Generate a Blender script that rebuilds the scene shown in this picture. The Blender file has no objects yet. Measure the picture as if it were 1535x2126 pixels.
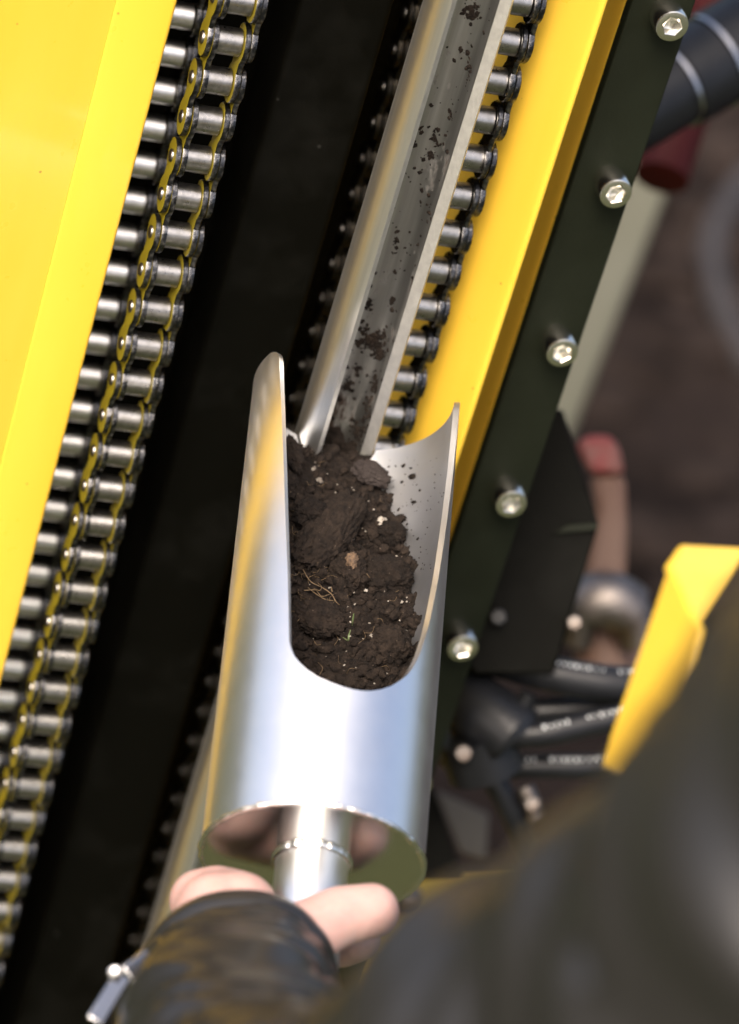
import bpy, bmesh, math, random
from mathutils import Vector, Matrix, noise
random.seed(7)
sc = bpy.context.scene
col = sc.collection

# ------------------------------------------------------------------ camera
# "Rig" millimetres: X to the right across the mast, Y down along it, N into it.
HGT = 900.0
RX = ((0.9510587, -0.2548329, -0.1747783), (0.1135128, 0.8141754, -0.5694148), (0.2874058, 0.5217074, 0.8032554))
TT = (-59.22689, -165.19081, 1338.09841)
FPX = 8000.0
def W(X, Y, N): return Vector((X, N, HGT - Y)) / 1000.0
def Wd(X, Y, N): return Vector((X, N, -Y))
def cam2rig(c):
    d = [c[i] - TT[i] for i in range(3)]
    return [sum(RX[i][k] * d[i] for i in range(3)) for k in range(3)]
def C2W(x, y, z): return W(*cam2rig((x, y, z)))
def at(px, py, Z): return C2W((px - 767.5) / FPX * Z, (py - 1063) / FPX * Z, Z)
CAMP = C2W(0, 0, 0)
c_right = Wd(*RX[0]); c_up = -Wd(*RX[1]); c_fwd = Wd(*RX[2])
cam_d = bpy.data.cameras.new('camera'); cam = bpy.data.objects.new('camera', cam_d); col.objects.link(cam)
M = Matrix((c_right, c_up, -c_fwd)).transposed().to_4x4(); M.translation = CAMP
cam.matrix_world = M
cam_d.sensor_fit = 'VERTICAL'; cam_d.sensor_height = 36.0; cam_d.sensor_width = 26.0
cam_d.lens = FPX / 2126 * 36.0
cam_d.clip_start = 0.02; cam_d.clip_end = 2000
cam_d.dof.use_dof = True; cam_d.dof.focus_distance = 1.350; cam_d.dof.aperture_fstop = 6.6
sc.camera = cam

# ------------------------------------------------------------------ light
SUN_EL, SUN_AZ = 50, -36        # azimuth: degrees to the right of straight in front of the mast
wd = bpy.data.worlds.new('World'); sc.world = wd; wd.use_nodes = True
nt = wd.node_tree; bg = nt.nodes['Background']
sky = nt.nodes.new('ShaderNodeTexSky'); sky.sky_type = 'NISHITA'; sky.sun_disc = False
sky.sun_elevation = math.radians(SUN_EL)
sky.air_density = 0.9; sky.dust_density = 10.0; sky.ozone_density = 0.5; sky.altitude = 100
nt.links.new(sky.outputs[0], bg.inputs[0]); bg.inputs[1].default_value = 0.15
a = math.radians(SUN_AZ); e = math.radians(SUN_EL)
sdir = Vector((math.sin(a) * math.cos(e), -math.cos(a) * math.cos(e), math.sin(e)))
sky.sun_rotation = math.atan2(sdir.x, sdir.y)
sl = bpy.data.lights.new('sun', 'SUN'); sl.energy = 0.6; sl.angle = math.radians(30); sl.color = (1, .96, .9)
so = bpy.data.objects.new('sun', sl); col.objects.link(so); so.rotation_euler = sdir.to_track_quat('Z', 'Y').to_euler()
so.location = (0, -2, 4)
sc.view_settings.view_transform = 'Standard'; sc.view_settings.look = 'None'
sc.view_settings.exposure = 1.2; sc.view_settings.gamma = 1.0; sc.view_settings.use_curve_mapping = False
sc.render.engine = 'CYCLES'; sc.cycles.use_denoising = True
sc.cycles.sample_clamp_indirect = 6.0; sc.cycles.caustics_reflective = False; sc.cycles.caustics_refractive = False

# ------------------------------------------------------------------ helpers
def mesh(name, vs, fs, mat=None, smooth=True, sharp=35):
    me = bpy.data.meshes.new(name); me.from_pydata([tuple(v) for v in vs], [], fs); me.validate()
    bm = bmesh.new(); bm.from_mesh(me); bmesh.ops.recalc_face_normals(bm, faces=bm.faces); bm.to_mesh(me); bm.free()
    if mat: me.materials.append(mat)
    if smooth:
        me.polygons.foreach_set('use_smooth', [True] * len(me.polygons))
        me.set_sharp_from_angle(angle=math.radians(sharp))
    return me
def obj(name, me, parent=None, loc=None):
    o = bpy.data.objects.new(name, me); col.objects.link(o)
    if parent: o.parent = parent
    if loc is not None: o.location = loc
    return o
def wobj(name, vs, fs, mat, parent=None, smooth=True, sharp=35):
    """mesh given in world coordinates, stored about its own centre"""
    c = sum((Vector(v) for v in vs), Vector()) / len(vs)
    me = mesh(name, [Vector(v) - c for v in vs], fs, mat, smooth, sharp)
    return obj(name, me, parent, c - (parent.matrix_basis.translation if parent else Vector()) - (parent.parent.matrix_basis.translation if parent and parent.parent else Vector()))
def tag(o, label, cat, group=None, kind=None):
    if label: o['label'] = label
    if cat: o['category'] = cat
    if group: o['group'] = group
    if kind: o['kind'] = kind
    return o
def empty(name, loc, label=None, cat=None, group=None):
    o = bpy.data.objects.new(name, None); o.empty_display_size = .02; col.objects.link(o); o.location = loc
    return tag(o, label, cat, group)
def frame_of(d):
    d = Vector(d).normalized(); u = d.orthogonal().normalized(); return d, u, d.cross(u)
def tube(path, rad, n=16, caps=True):
    """swept tube; path: Vectors, rad: number or list (metres)"""
    path = [Vector(p) for p in path]; k = len(path)
    rad = rad if isinstance(rad, (list, tuple)) else [rad] * k
    vs, fs = [], []; u = None
    for i, p in enumerate(path):
        d = (path[min(i + 1, k - 1)] - path[max(i - 1, 0)]).normalized()
        if u is None: u = d.orthogonal().normalized()
        u = (u - d * u.dot(d)).normalized(); v = d.cross(u)
        for j in range(n):
            a = 2 * math.pi * j / n; vs.append(p + (u * math.cos(a) + v * math.sin(a)) * rad[i])
    for i in range(k - 1):
        for j in range(n):
            fs.append((i * n + j, i * n + (j + 1) % n, (i + 1) * n + (j + 1) % n, (i + 1) * n + j))
    if caps:
        fs.append(tuple(range(n))[::-1]); fs.append(tuple((k - 1) * n + j for j in range(n)))
    return vs, fs
def lathe(prof, p0, axis, n=32, closed=False):
    """prof: list of (distance along axis, radius)"""
    d, u, v = frame_of(axis); vs, fs = [], []
    for s, r in prof:
        for j in range(n):
            a = 2 * math.pi * j / n; vs.append(p0 + d * s + (u * math.cos(a) + v * math.sin(a)) * r)
    k = len(prof)
    for i in range(k - 1 if not closed else k):
        for j in range(n):
            i2 = (i + 1) % k
            fs.append((i * n + j, i * n + (j + 1) % n, i2 * n + (j + 1) % n, i2 * n + j))
    if not closed:
        fs.append(tuple(range(n))[::-1]); fs.append(tuple((k - 1) * n + j for j in range(n)))
    return vs, fs
def smooth_path(pts, n=10):
    pts = [Vector(p) for p in pts]; out = []
    P = [pts[0] * 2 - pts[1]] + pts + [pts[-1] * 2 - pts[-2]]
    for i in range(1, len(P) - 2):
        for k in range(n):
            t = k / n; a, b, c, d = P[i - 1:i + 3]
            out.append(.5 * ((2 * b) + (c - a) * t + (2 * a - 5 * b + 4 * c - d) * t * t + (3 * b - a - 3 * c + d) * t ** 3))
    out.append(pts[-1]); return out
def lerp_tab(tab, x):
    if x <= tab[0][0]: return tab[0][1]
    for (a, b), (c, d) in zip(tab, tab[1:]):
        if x <= c: return b + (d - b) * (x - a) / (c - a)
    return tab[-1][1]
def prism(poly, y0, y1, bev=0.0):
    """closed polygon of (X,N) in mm, extruded along the mast from y0 to y1"""
    n = len(poly); vs = [W(x, y0, q) for x, q in poly] + [W(x, y1, q) for x, q in poly]
    fs = [tuple(range(n)), tuple(range(n, 2 * n))[::-1]] + [(i, (i + 1) % n, n + (i + 1) % n, n + i) for i in range(n)]
    return vs, fs
def rounded(poly, r, seg=5, closed=True):
    out = []; n = len(poly)
    for i in range(n):
        if not closed and i in (0, n - 1): out.append(poly[i]); continue
        p = Vector(poly[i]); a = Vector(poly[i - 1]); b = Vector(poly[(i + 1) % n])
        rr = r[i] if isinstance(r, (list, tuple)) else r
        rr = min(rr, (a - p).length * .49, (b - p).length * .49)
        A = p + (a - p).normalized() * rr; B = p + (b - p).normalized() * rr
        for k in range(seg + 1):
            t = k / seg; out.append(tuple(A * (1 - t) ** 2 + p * 2 * t * (1 - t) + B * t * t))
    return out
def sheet(line, th, r, y0, y1):
    """bent sheet metal: open polyline of (X,N) offset by its thickness, extruded along the mast"""
    L = [Vector(p) for p in rounded(line, r, 7, closed=False)]
    off = []
    for i, p in enumerate(L):
        d = (L[min(i + 1, len(L) - 1)] - L[max(i - 1, 0)]).normalized(); off.append(p + Vector((-d.y, d.x)) * th)
    return prism([tuple(p) for p in L] + [tuple(p) for p in off[::-1]], y0, y1)
def xbox(x0, x1, y0, y1, n0, n1, r=1.0):
    return prism(rounded([(x0, n0), (x1, n0), (x1, n1), (x0, n1)], r, 3), y0, y1)
def join(*parts):
    vs, fs = [], []
    for v, f in parts:
        k = len(vs); vs += list(v); fs += [tuple(i + k for i in q) for q in f]
    return vs, fs

# ------------------------------------------------------------------ materials
def material(name, color, rough=.5, metal=0.0, color2=None, cscale=40, cstretch=(1, 1, 1), cdetail=4, cpos=(.35, .65),
             bump=0.0, bscale=200, bstretch=(1, 1, 1), rvar=0.0, coat=0.0, spec=.5, aniso=0.0, sss=0.0, specks=None, bdist=.001):
    m = bpy.data.materials.new(name); m.use_nodes = True; t = m.node_tree; b = t.nodes['Principled BSDF']
    b.inputs['Base Color'].default_value = (*color, 1); b.inputs['Roughness'].default_value = rough
    b.inputs['Metallic'].default_value = metal; b.inputs['Coat Weight'].default_value = coat
    b.inputs['Coat Roughness'].default_value = .08
    b.inputs['Specular IOR Level'].default_value = spec
    if aniso: b.inputs['Anisotropic'].default_value = aniso
    if sss:
        b.inputs['Subsurface Weight'].default_value = sss; b.inputs['Subsurface Radius'].default_value = (1, .35, .2)
        b.inputs['Subsurface Scale'].default_value = .004
    tc = t.nodes.new('ShaderNodeTexCoord')
    def nz(scale, stretch, detail, rough_=.6):
        mp = t.nodes.new('ShaderNodeMapping'); mp.inputs['Scale'].default_value = stretch
        t.links.new(tc.outputs['Object'], mp.inputs[0])
        n = t.nodes.new('ShaderNodeTexNoise'); n.inputs['Scale'].default_value = scale; n.inputs['Detail'].default_value = detail
        n.inputs['Roughness'].default_value = rough_
        t.links.new(mp.outputs[0], n.inputs['Vector']); return n.outputs['Fac']
    csock = None
    if color2:
        r = t.nodes.new('ShaderNodeValToRGB'); r.color_ramp.elements[0].position = cpos[0]; r.color_ramp.elements[1].position = cpos[1]
        r.color_ramp.elements[0].color = (*color, 1); r.color_ramp.elements[1].color = (*color2, 1)
        t.links.new(nz(cscale, cstretch, cdetail), r.inputs[0]); csock = r.outputs[0]
    if specks:
        sc_, thr, scol = specks
        mp = t.nodes.new('ShaderNodeMapping'); t.links.new(tc.outputs['Object'], mp.inputs[0])
        v = t.nodes.new('ShaderNodeTexVoronoi'); v.inputs['Scale'].default_value = sc_; t.links.new(mp.outputs[0], v.inputs['Vector'])
        g = t.nodes.new('ShaderNodeMath'); g.operation = 'LESS_THAN'; g.inputs[1].default_value = thr; t.links.new(v.outputs['Distance'], g.inputs[0])
        # keep only some cells
        sp = t.nodes.new('ShaderNodeSeparateColor'); t.links.new(v.outputs['Color'], sp.inputs[0])
        k = t.nodes.new('ShaderNodeMath'); k.operation = 'LESS_THAN'; k.inputs[1].default_value = .35; t.links.new(sp.outputs[0], k.inputs[0])
        mu = t.nodes.new('ShaderNodeMath'); mu.operation = 'MULTIPLY'; t.links.new(g.outputs[0], mu.inputs[0]); t.links.new(k.outputs[0], mu.inputs[1])
        mx = t.nodes.new('ShaderNodeMix'); mx.data_type = 'RGBA'; t.links.new(mu.outputs[0], mx.inputs['Factor'])
        if csock: t.links.new(csock, mx.inputs['A'])
        else: mx.inputs['A'].default_value = (*color, 1)
        mx.inputs['B'].default_value = (*scol, 1); csock = mx.outputs['Result']
    if csock: t.links.new(csock, b.inputs['Base Color'])
    if rvar:
        mr = t.nodes.new('ShaderNodeMapRange'); mr.inputs['To Min'].default_value = max(.02, rough - rvar); mr.inputs['To Max'].default_value = rough + rvar
        t.links.new(nz(bscale * .3, bstretch, 3), mr.inputs['Value']); t.links.new(mr.outputs[0], b.inputs['Roughness'])
    if bump:
        bp = t.nodes.new('ShaderNodeBump'); bp.inputs['Strength'].default_value = bump; bp.inputs['Distance'].default_value = bdist
        t.links.new(nz(bscale, bstretch, 6), bp.inputs['Height']); t.links.new(bp.outputs[0], b.inputs['Normal'])
    return m
YEL = material('yellow_paint', (.80, .515, .055), .30, 0, (.77, .475, .04), 22, (1, 1, .25), bump=.04, bscale=300, rvar=.07, coat=.3, specks=(90, .05, (.40, .25, .03)))
BLK = material('black_powder_coat', (.0022, .0022, .0014), .6, 0, (.0085, .0085, .0072), 28, cdetail=8, cpos=(.48, .85), bump=.12, bscale=900, rvar=.08, spec=.06, specks=(60, .05, (.02, .02, .018)))
BLKP = material('black_bolt_plate', (.0085, .0105, .0058), .6, 0, (.011, .0135, .008), 50, bump=.15, bscale=700, rvar=.08, spec=.12)
PLATE = material('oiled_chain_steel', (.16, .16, .165), .22, 1, (.24, .235, .23), 220, bump=.10, bscale=900, rvar=.08, bdist=.0004)
EDGE = material('blackened_plate_edge', (.05, .052, .058), .30, 1, (.34, .33, .32), 420, cdetail=8, cpos=(.45, .75), bump=.35, bscale=800, rvar=.14, bdist=.0005)
YREFL = material('painted_rail_reflection', (.27, .22, .016), .35, 0, (.22, .175, .013), 260, cdetail=6, bump=.06, bscale=700, spec=.4)  # yellow rail's reflection in the steel plates, painted as base colour
ROLL = material('roller_steel', (.36, .35, .335), .31, 1, (.22, .215, .20), 340, cdetail=7, cpos=(.4, .72), bump=.10, bscale=900, rvar=.12, bdist=.0004)
PIN = material('pin_steel', (.34, .33, .31), .34, 1, (.18, .17, .16), 500, bump=.2, bscale=700, bdist=.0004)
BOLT = material('bright_bolt_steel', (.82, .80, .74), .2, 1, bump=.05, bscale=600)
ALU = material('brushed_aluminium', (.90, .905, .91), .33, 1, (.86, .865, .87), 40, bump=.02, bscale=420, rvar=.045, bdist=.0002)
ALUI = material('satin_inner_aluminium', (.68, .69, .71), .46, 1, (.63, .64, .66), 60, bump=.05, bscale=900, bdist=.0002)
ALUP = material('worn_probe_aluminium', (.80, .79, .76), .40, 1, (.56, .56, .53), 120, (1, 1, .03), bump=.14, bscale=420, bstretch=(1, 1, .02), rvar=.10, bdist=.0004)
MIRROR = material('polished_cap_metal', (.74, .73, .68), .17, 1, bump=.02, bscale=60)
WELD = material('weld_bead_metal', (.85, .85, .83), .22, 1, bump=.5, bscale=350)
SOIL = material('dark_soil', (.0042, .0028, .0021), .92, 0, (.023, .0158, .0115), 330, cdetail=10, cpos=(.32, .68), bump=1.0, bscale=1100, spec=.25, specks=(420, .12, (.10, .078, .06)), bdist=.0016)
CLOD = material('packed_soil', (.0075, .005, .0037), .9, 0, (.030, .0208, .015), 300, cdetail=9, bump=.9, bscale=1000, spec=.25, specks=(500, .10, (.13, .10, .08)), bdist=.0016)
CLODG = material('grey_packed_soil', (.024, .0185, .017), .85, 0, (.042, .034, .031), 160, cdetail=8, bump=.7, bscale=1000, spec=.25)
GRIT = material('pale_grit', (.12, .10, .08), .85, 0, (.36, .33, .29), 300, bump=.4, bscale=900)
ROOT = material('pale_root', (.19, .13, .07), .75, 0, (.10, .068, .036), 300)
SPROUT = material('green_sprout', (.05, .10, .025), .5, 0, (.2, .24, .12), 300)
SKIN = material('skin', (.53, .35, .31), .5, 0, (.45, .275, .245), 60, bump=.3, bscale=900, sss=.25, bdist=.0004)
JACK = material('dark_waxed_jacket', (.0138, .0134, .0132), .38, 0, (.0165, .0155, .0145), 9, spec=.45, bump=.06, bscale=150, rvar=.10, coat=.1)
CUFF = material('cuff_ribbing', (.020, .024, .036), .7, 0, bump=.6, bscale=700, bstretch=(1, 1, 8))
RUB = material('black_rubber', (.006, .0066, .008), .36, 0, (.012, .013, .0155), 40, spec=.3, bump=.1, bscale=500)
WHITE = material('white_print', (.6, .62, .62), .6)
GREY = material('grey_olive_paint', (.135, .135, .10), .6, 0, (.16, .16, .125), 8)
RED = material('red_paint', (.05, .004, .003), .6, spec=.2)
WOOD = material('worn_handle_wood', (.10, .050, .032), .7, 0, (.125, .075, .054), 30, (1, 1, .2), bump=.2, bscale=120)
WOODR = material('red_worn_end', (.17, .018, .018), .65, 0, (.14, .075, .06), 70)
STEEL = material('dull_steel', (.22, .20, .185), .45, 1, (.13, .105, .09), 60, bump=.2, bscale=300)
CHROME = material('chrome', (.42, .42, .43), .25, 1)
GRASS = material('short_grass', (.020, .028, .005), .8, 0, (.042, .047, .008), 9, cdetail=8, bump=.8, bscale=60, bdist=.02)
BED = material('bare_brown_ground', (.005, .0035, .003), .95, 0, (.020, .0145, .0125), 3.5, cdetail=8, spec=.05, bump=.8, bscale=20, bdist=.03)

# ------------------------------------------------------------------ ground
def sheet_obj(name, x0, x1, y0, y1, z, mat):
    o = obj(name, mesh(name, [(x0, y0, 0), (x1, y0, 0), (x1, y1, 0), (x0, y1, 0)], [(0, 1, 2, 3)], mat, False), None, (0, 0, z))
    return tag(o, None, None, None, 'structure')
sheet_obj('ground', -400, 400, -400, 400, 0, GRASS)
bed_o = None
vs = []; n = 40
for k in range(n):
    a = 2 * math.pi * k / n; r = 1 + .12 * math.sin(3 * a + 1) + .07 * math.sin(7 * a)
    vs.append((2.1 + 2.3 * r * math.cos(a), 2.5 + 2.4 * r * math.sin(a), .004))
bed_o = tag(obj('soil_bed', mesh('soil_bed', vs, [tuple(range(n))], BED, False)), None, None, None, 'structure')

# blurred clutter on the bare ground
def on_ground(px, py):
    d = (at(px, py, 1000) - CAMP).normalized(); k = CAMP.z / -d.z; return CAMP + d * k
v, f = tube(smooth_path([on_ground(*q) + Vector((0, 0, .012)) for q in [(1560, 380), (1490, 470), (1468, 560), (1490, 660), (1560, 800)]], 10), .011, 12)
tag(wobj('ground_cable', v, f, material('dusty_cable', (.030, .026, .025), .6), None), 'dusty grey cable curving over the bare ground at the right edge', 'cable')
def lump(p, r, sd):
    bm = bmesh.new(); bmesh.ops.create_icosphere(bm, subdivisions=2, radius=1)
    vs = [p + Vector((q.co.x * r * 1.3, q.co.y * r, q.co.z * r * .6)) * (1 + .35 * noise.noise(q.co * 1.5 + Vector((sd, 0, 0)))) for q in bm.verts]; fs = [tuple(v.index for v in f.verts) for f in bm.faces]; bm.free(); return vs, fs
ls = [lump(on_ground(random.uniform(1150, 1600), random.uniform(150, 1250)), random.uniform(.006, .035), k * 1.3) for k in range(90)]
v, f = join(*ls); tag(wobj('ground_clods', v, f, material('ground_clod_earth', (.011, .008, .0068), .95, 0, (.026, .0195, .017), 12, spec=.05), None), 'scattered earth clods and stones on the bare ground', 'clods', None, 'stuff')

# ------------------------------------------------------------------ mast
Y0, Y1 = -420.0, 880.0
mast = empty('mast', W(70, HGT, 40), 'yellow and black steel mast with two roller chains and a bolted black edge plate', 'mast')
def mpart(name, geo, mat, sharp=35): return wobj(name, geo[0], geo[1], mat, mast, True, sharp)
mpart('side_rail', prism(rounded([(-33, -6), (-12, -6), (-12, 112), (-33, 112)], [1.0, 1.6, 1, 1], 4), Y0, Y1), YEL)
# wing plate on the rail; taper added to trim its reflection in the scoop
wing = [(-33.02, Y0), (-84, Y0), (-84, -30), (-80, -10), (-47, 150), (-44, 190), (-44, Y1), (-33.02, Y1)]
def wn(x): return -5.6 - (-33.2 - x) * .22
vs = [W(x, y, wn(x)) for x, y in wing] + [W(x, y, wn(x) + 3) for x, y in wing]; n = len(wing)
mpart('wing_plate', (vs, [tuple(range(n)), tuple(range(n, 2 * n))[::-1]] + [(i, (i + 1) % n, n + (i + 1) % n, n + i) for i in range(n)]), YEL)
mpart('side_rail', sheet([(109.5, 15.5), (119, 6.8), (129.6, -2.6), (134.0, -10.4), (135.2, -11.4), (136.4, -10.8), (136.5, -6)], 1.4, [0, 5, 7, 1.0, .6, .6, 0], Y0, Y1), YEL)
mpart('outer_rail', xbox(154.6, 176.2, Y0, Y1, 19.2, 112, 1.5), YEL)
mpart('bolt_plate', xbox(154.2, 177.3, Y0, Y1 - 60, 12.5, 19, .8), BLKP)
mpart('center_beam', xbox(40, 74, Y0, Y1, 28, 66, 3), BLK)
mpart('back_plate', xbox(-118, 176, Y0, Y1, 112.5, 118, 1), BLK)
# socket head bolts
def bolt_mesh():
    n = 24; vs, fs = [], []
    rings = [(13, 5.2), (8.2, 5.2), (8.2, 6.25), (1.0, 6.25), (.25, 5.95), (0, 5.4)]   # (N, radius)
    for q, r in rings:
        for j in range(n): a = 2 * math.pi * j / n; vs.append((r * math.cos(a), q, r * math.sin(a)))
    def hexr(a, fl): return fl / math.cos((a % (math.pi / 3)) - math.pi / 6)
    for q, fl in ((0, 3.35), (.35, 3.05), (4.2, 3.05)):
        for j in range(n): a = 2 * math.pi * j / n; r = hexr(a, fl); vs.append((r * math.cos(a), q, r * math.sin(a)))
    for i in range(8):
        for j in range(n): fs.append((i * n + j, i * n + (j + 1) % n, (i + 1) * n + (j + 1) % n, (i + 1) * n + j))
    vs.append((0, 5.4, 0)); c = len(vs) - 1
    for j in range(n): fs.append((8 * n + j, 8 * n + (j + 1) % n, c))
    fs.append(tuple(range(n)))
    return mesh('bolt', [Vector(v) / 1000 for v in vs], fs, BOLT, True, 30)
bm_ = bolt_mesh()
for i in range(-3, 9):
    o = obj('bolt', bm_, mast, W(166.8, -32.2 + 69.5 * i, 0) - mast.location); o.rotation_euler.y = .7 * i

# ------------------------------------------------------------------ roller chains
P_ = 15.875
def plate_mesh(r, waist, th, face_mat):
    pts = []
    for k in range(13):                       # lower end arc, then waist, then upper arc
        a = math.radians(-35 + 250 * k / 12); pts.append((P_ / 2 + r * math.sin(a + math.pi / 2 - math.pi / 2 + 0) * 0 + 0, 0))
    pts = []
    nA = 11; th0 = math.radians(52)
    for k in range(nA):
        a = -math.pi / 2 - (math.pi / 2 - th0) + (2 * (math.pi - th0)) * k / (nA - 1)
        # angle 0 = +Y end
        pts.append((P_ / 2 + r * math.cos(a), r * math.sin(a)))
    pts.append((2.2, waist * 1.03)); pts.append((0, waist)); pts.append((-2.2, waist * 1.03))
    right = pts[:nA]
    for (y, q) in right: pts.append((-y, -q))
    pts += [(-2.2, -waist * 1.03), (0, -waist), (2.2, -waist * 1.03)]
    n = len(pts); vs, fs = [], []; b = .28
    for x, inset in ((-th / 2, b), (-th / 2 + b, 0), (th / 2 - b, 0), (th / 2, b)):
        for y, q in pts:
            l = math.hypot(y, q); k = 1 - inset / max(l, 1); vs.append(Vector((x, q * k, -y * k)) / 1000)
    for i in range(3):
        for j in range(n): fs.append((i * n + j, i * n + (j + 1) % n, (i + 1) * n + (j + 1) % n, (i + 1) * n + j))
    fs.append(tuple(range(n))[::-1]); fs.append(tuple(3 * n + j for j in range(n)))
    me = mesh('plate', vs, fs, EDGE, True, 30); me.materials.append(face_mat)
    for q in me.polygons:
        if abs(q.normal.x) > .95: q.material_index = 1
    return me
PL = {m.name: (plate_mesh(6.9, 4.1, 2.0, m), plate_mesh(7.4, 4.7, 2.0, m)) for m in (YREFL, PLATE)}
def axle(prof, name, mat, n=20):
    vs, fs = lathe([(s / 1000, r / 1000) for s, r in prof], Vector(), Vector((1, 0, 0)), n); return mesh(name, vs, fs, mat, True, 40)
ROLM = axle([(-4.6, 4.2), (-4.6, 4.85), (-4.35, 5.08), (4.35, 5.08), (4.6, 4.85), (4.6, 4.2)], 'roller', ROLL)
PINM = axle([(-10.0, 1.3), (-9.8, 2.1), (-9.4, 2.4), (9.4, 2.4), (9.8, 2.1), (10.0, 1.3)], 'pin', PIN, 14)
ROLB = material('lit_roller_steel', (.80, .79, .76), .32, 1, (.62, .61, .58), 340, cdetail=7, cpos=(.4, .75), bump=.08, bscale=900, bdist=.0004)  # brighter copy of the roller steel: light on the rear row put into colour
ROLMB = ROLM.copy(); ROLMB.materials.clear(); ROLMB.materials.append(ROLB)
SHADED = material('shaded_strand_steel', (.035, .034, .030), .42, 1, (.07, .06, .045), 300, bump=.3, bscale=700, bdist=.0005)  # darkened steel: shade on the right chain's rear strand put into colour
def chain(label, Xc, runs, faces, dark=False):
    root = empty('roller_chain', W(Xc, runs[0][1] + 40 * P_, runs[0][0]), label, 'chain', 'roller chains in the mast')
    for N, yoff, i0, i1, par in runs:
        for i in range(i0, i1):
            y = yoff + i * P_; jit = random.uniform(-.12, .12)
            b = W(Xc + jit, y, N) - root.location
            r = obj('roller', ROLM if N < 40 or dark else ROLMB, root, b); r.rotation_euler.x = random.random() * 6
            obj('pin', PINM, root, b).rotation_euler.x = random.random() * 6
            outer = (i + par) % 2 == 0
            for s in (-1, 1):
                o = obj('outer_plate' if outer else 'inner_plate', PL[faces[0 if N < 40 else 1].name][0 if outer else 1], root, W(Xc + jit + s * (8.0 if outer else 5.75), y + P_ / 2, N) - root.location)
                o.rotation_euler.z = random.uniform(-.012, .012) + (math.pi if s > 0 else 0)
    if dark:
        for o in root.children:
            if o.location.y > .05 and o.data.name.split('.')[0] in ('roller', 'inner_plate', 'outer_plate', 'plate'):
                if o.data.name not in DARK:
                    m_ = o.data.copy(); m_.materials.clear(); m_.materials.append(SHADED); m_.materials.append(SHADED); DARK[o.data.name] = m_
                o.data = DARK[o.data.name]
    return root
DARK = {}
chain('oily steel roller chain along the left yellow rail, its side plates coloured yellow as a rail reflection', 10.4, [(0, 0, -5, 34, 1), (74, 29.3 - 32, -8, 40, 0)], (YREFL, PLATE))
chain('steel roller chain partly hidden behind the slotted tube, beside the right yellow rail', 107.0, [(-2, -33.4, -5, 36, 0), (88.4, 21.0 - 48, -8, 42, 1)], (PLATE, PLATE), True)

# ------------------------------------------------------------------ slotted soil probe
PX, PN, PR, PRI = 83.2, -22.0, 14.95, 10.6
pf = Vector((-.337, -.942)); pr = Vector((.942, -.337))
def pang(phi): return pf * math.cos(phi) + pr * math.sin(phi)
def probe_poly():
    a0, a1 = math.radians(78), math.radians(-19 + 360); n = 44; out = []; inn = []
    for k in range(n + 1):
        d = pang(a0 + (a1 - a0) * k / n); out.append((PX + d.x * PR, PN + d.y * PR)); inn.append((PX + d.x * PRI, PN + d.y * PRI))
    return rounded(out, 0.0, 0) if False else out + inn[::-1]
probe = empty('soil_probe', W(PX, 560, PN), 'long slotted aluminium soil probe tube with dirt stuck inside, reaching down into the scoop', 'soil probe')
g = prism(probe_poly(), -360, 560)
tb = wobj('slotted_tube', g[0], g[1], ALUP, probe, True, 25)
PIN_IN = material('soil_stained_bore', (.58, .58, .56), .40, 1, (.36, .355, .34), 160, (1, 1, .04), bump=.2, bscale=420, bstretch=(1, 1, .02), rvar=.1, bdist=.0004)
t = PIN_IN.node_tree; b_ = t.nodes['Principled BSDF']; tc = t.nodes.new('ShaderNodeTexCoord'); mp = t.nodes.new('ShaderNodeMapping'); mp.inputs['Scale'].default_value = (1, 1, .45)
t.links.new(tc.outputs['Object'], mp.inputs[0]); nz = t.nodes.new('ShaderNodeTexNoise'); nz.inputs['Scale'].default_value = 75; nz.inputs['Detail'].default_value = 9; nz.inputs['Roughness'].default_value = .65
t.links.new(mp.outputs[0], nz.inputs['Vector']); rp = t.nodes.new('ShaderNodeValToRGB'); rp.color_ramp.elements[0].position = .56; rp.color_ramp.elements[1].position = .64
t.links.new(nz.outputs['Fac'], rp.inputs[0]); mx = t.nodes.new('ShaderNodeMix'); mx.data_type = 'RGBA'
t.links.new(rp.outputs[0], mx.inputs['Factor']); t.links.new(b_.inputs['Base Color'].links[0].from_socket, mx.inputs['A']); mx.inputs['B'].default_value = (.05, .032, .023, 1)
t.links.new(mx.outputs['Result'], b_.inputs['Base Color'])
iv = t.nodes.new('ShaderNodeMath'); iv.operation = 'SUBTRACT'; iv.inputs[0].default_value = 1; t.links.new(rp.outputs[0], iv.inputs[1]); t.links.new(iv.outputs[0], b_.inputs['Metallic'])
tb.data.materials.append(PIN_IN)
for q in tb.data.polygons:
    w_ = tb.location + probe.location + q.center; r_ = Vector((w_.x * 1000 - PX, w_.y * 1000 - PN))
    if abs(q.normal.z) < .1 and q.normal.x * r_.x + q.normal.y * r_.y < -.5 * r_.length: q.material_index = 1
SAWN = material('sawn_aluminium', (.80, .79, .75), .5, 1, (.70, .69, .66), 300, bump=.25, bscale=900, bstretch=(1, 1, .3))
for ph, sg in ((math.radians(78), -1), (math.radians(-19), 1)):
    d = pang(ph); tn = (pr * math.cos(ph) - pf * math.sin(ph)) * sg * .06
    q0 = Vector((PX, PN)) + d * (PRI + .15) + tn; q1 = Vector((PX, PN)) + d * (PR - .15) + tn
    g = prism([tuple(q0), tuple(q1), tuple(q1 - tn * .7), tuple(q0 - tn * .7)], -359.5, 559.5); wobj('sawn_edge', g[0], g[1], SAWN, probe, False)
def ray(px, py):
    return CAMP, (at(px, py, 1000) - CAMP).normalized()
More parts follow.
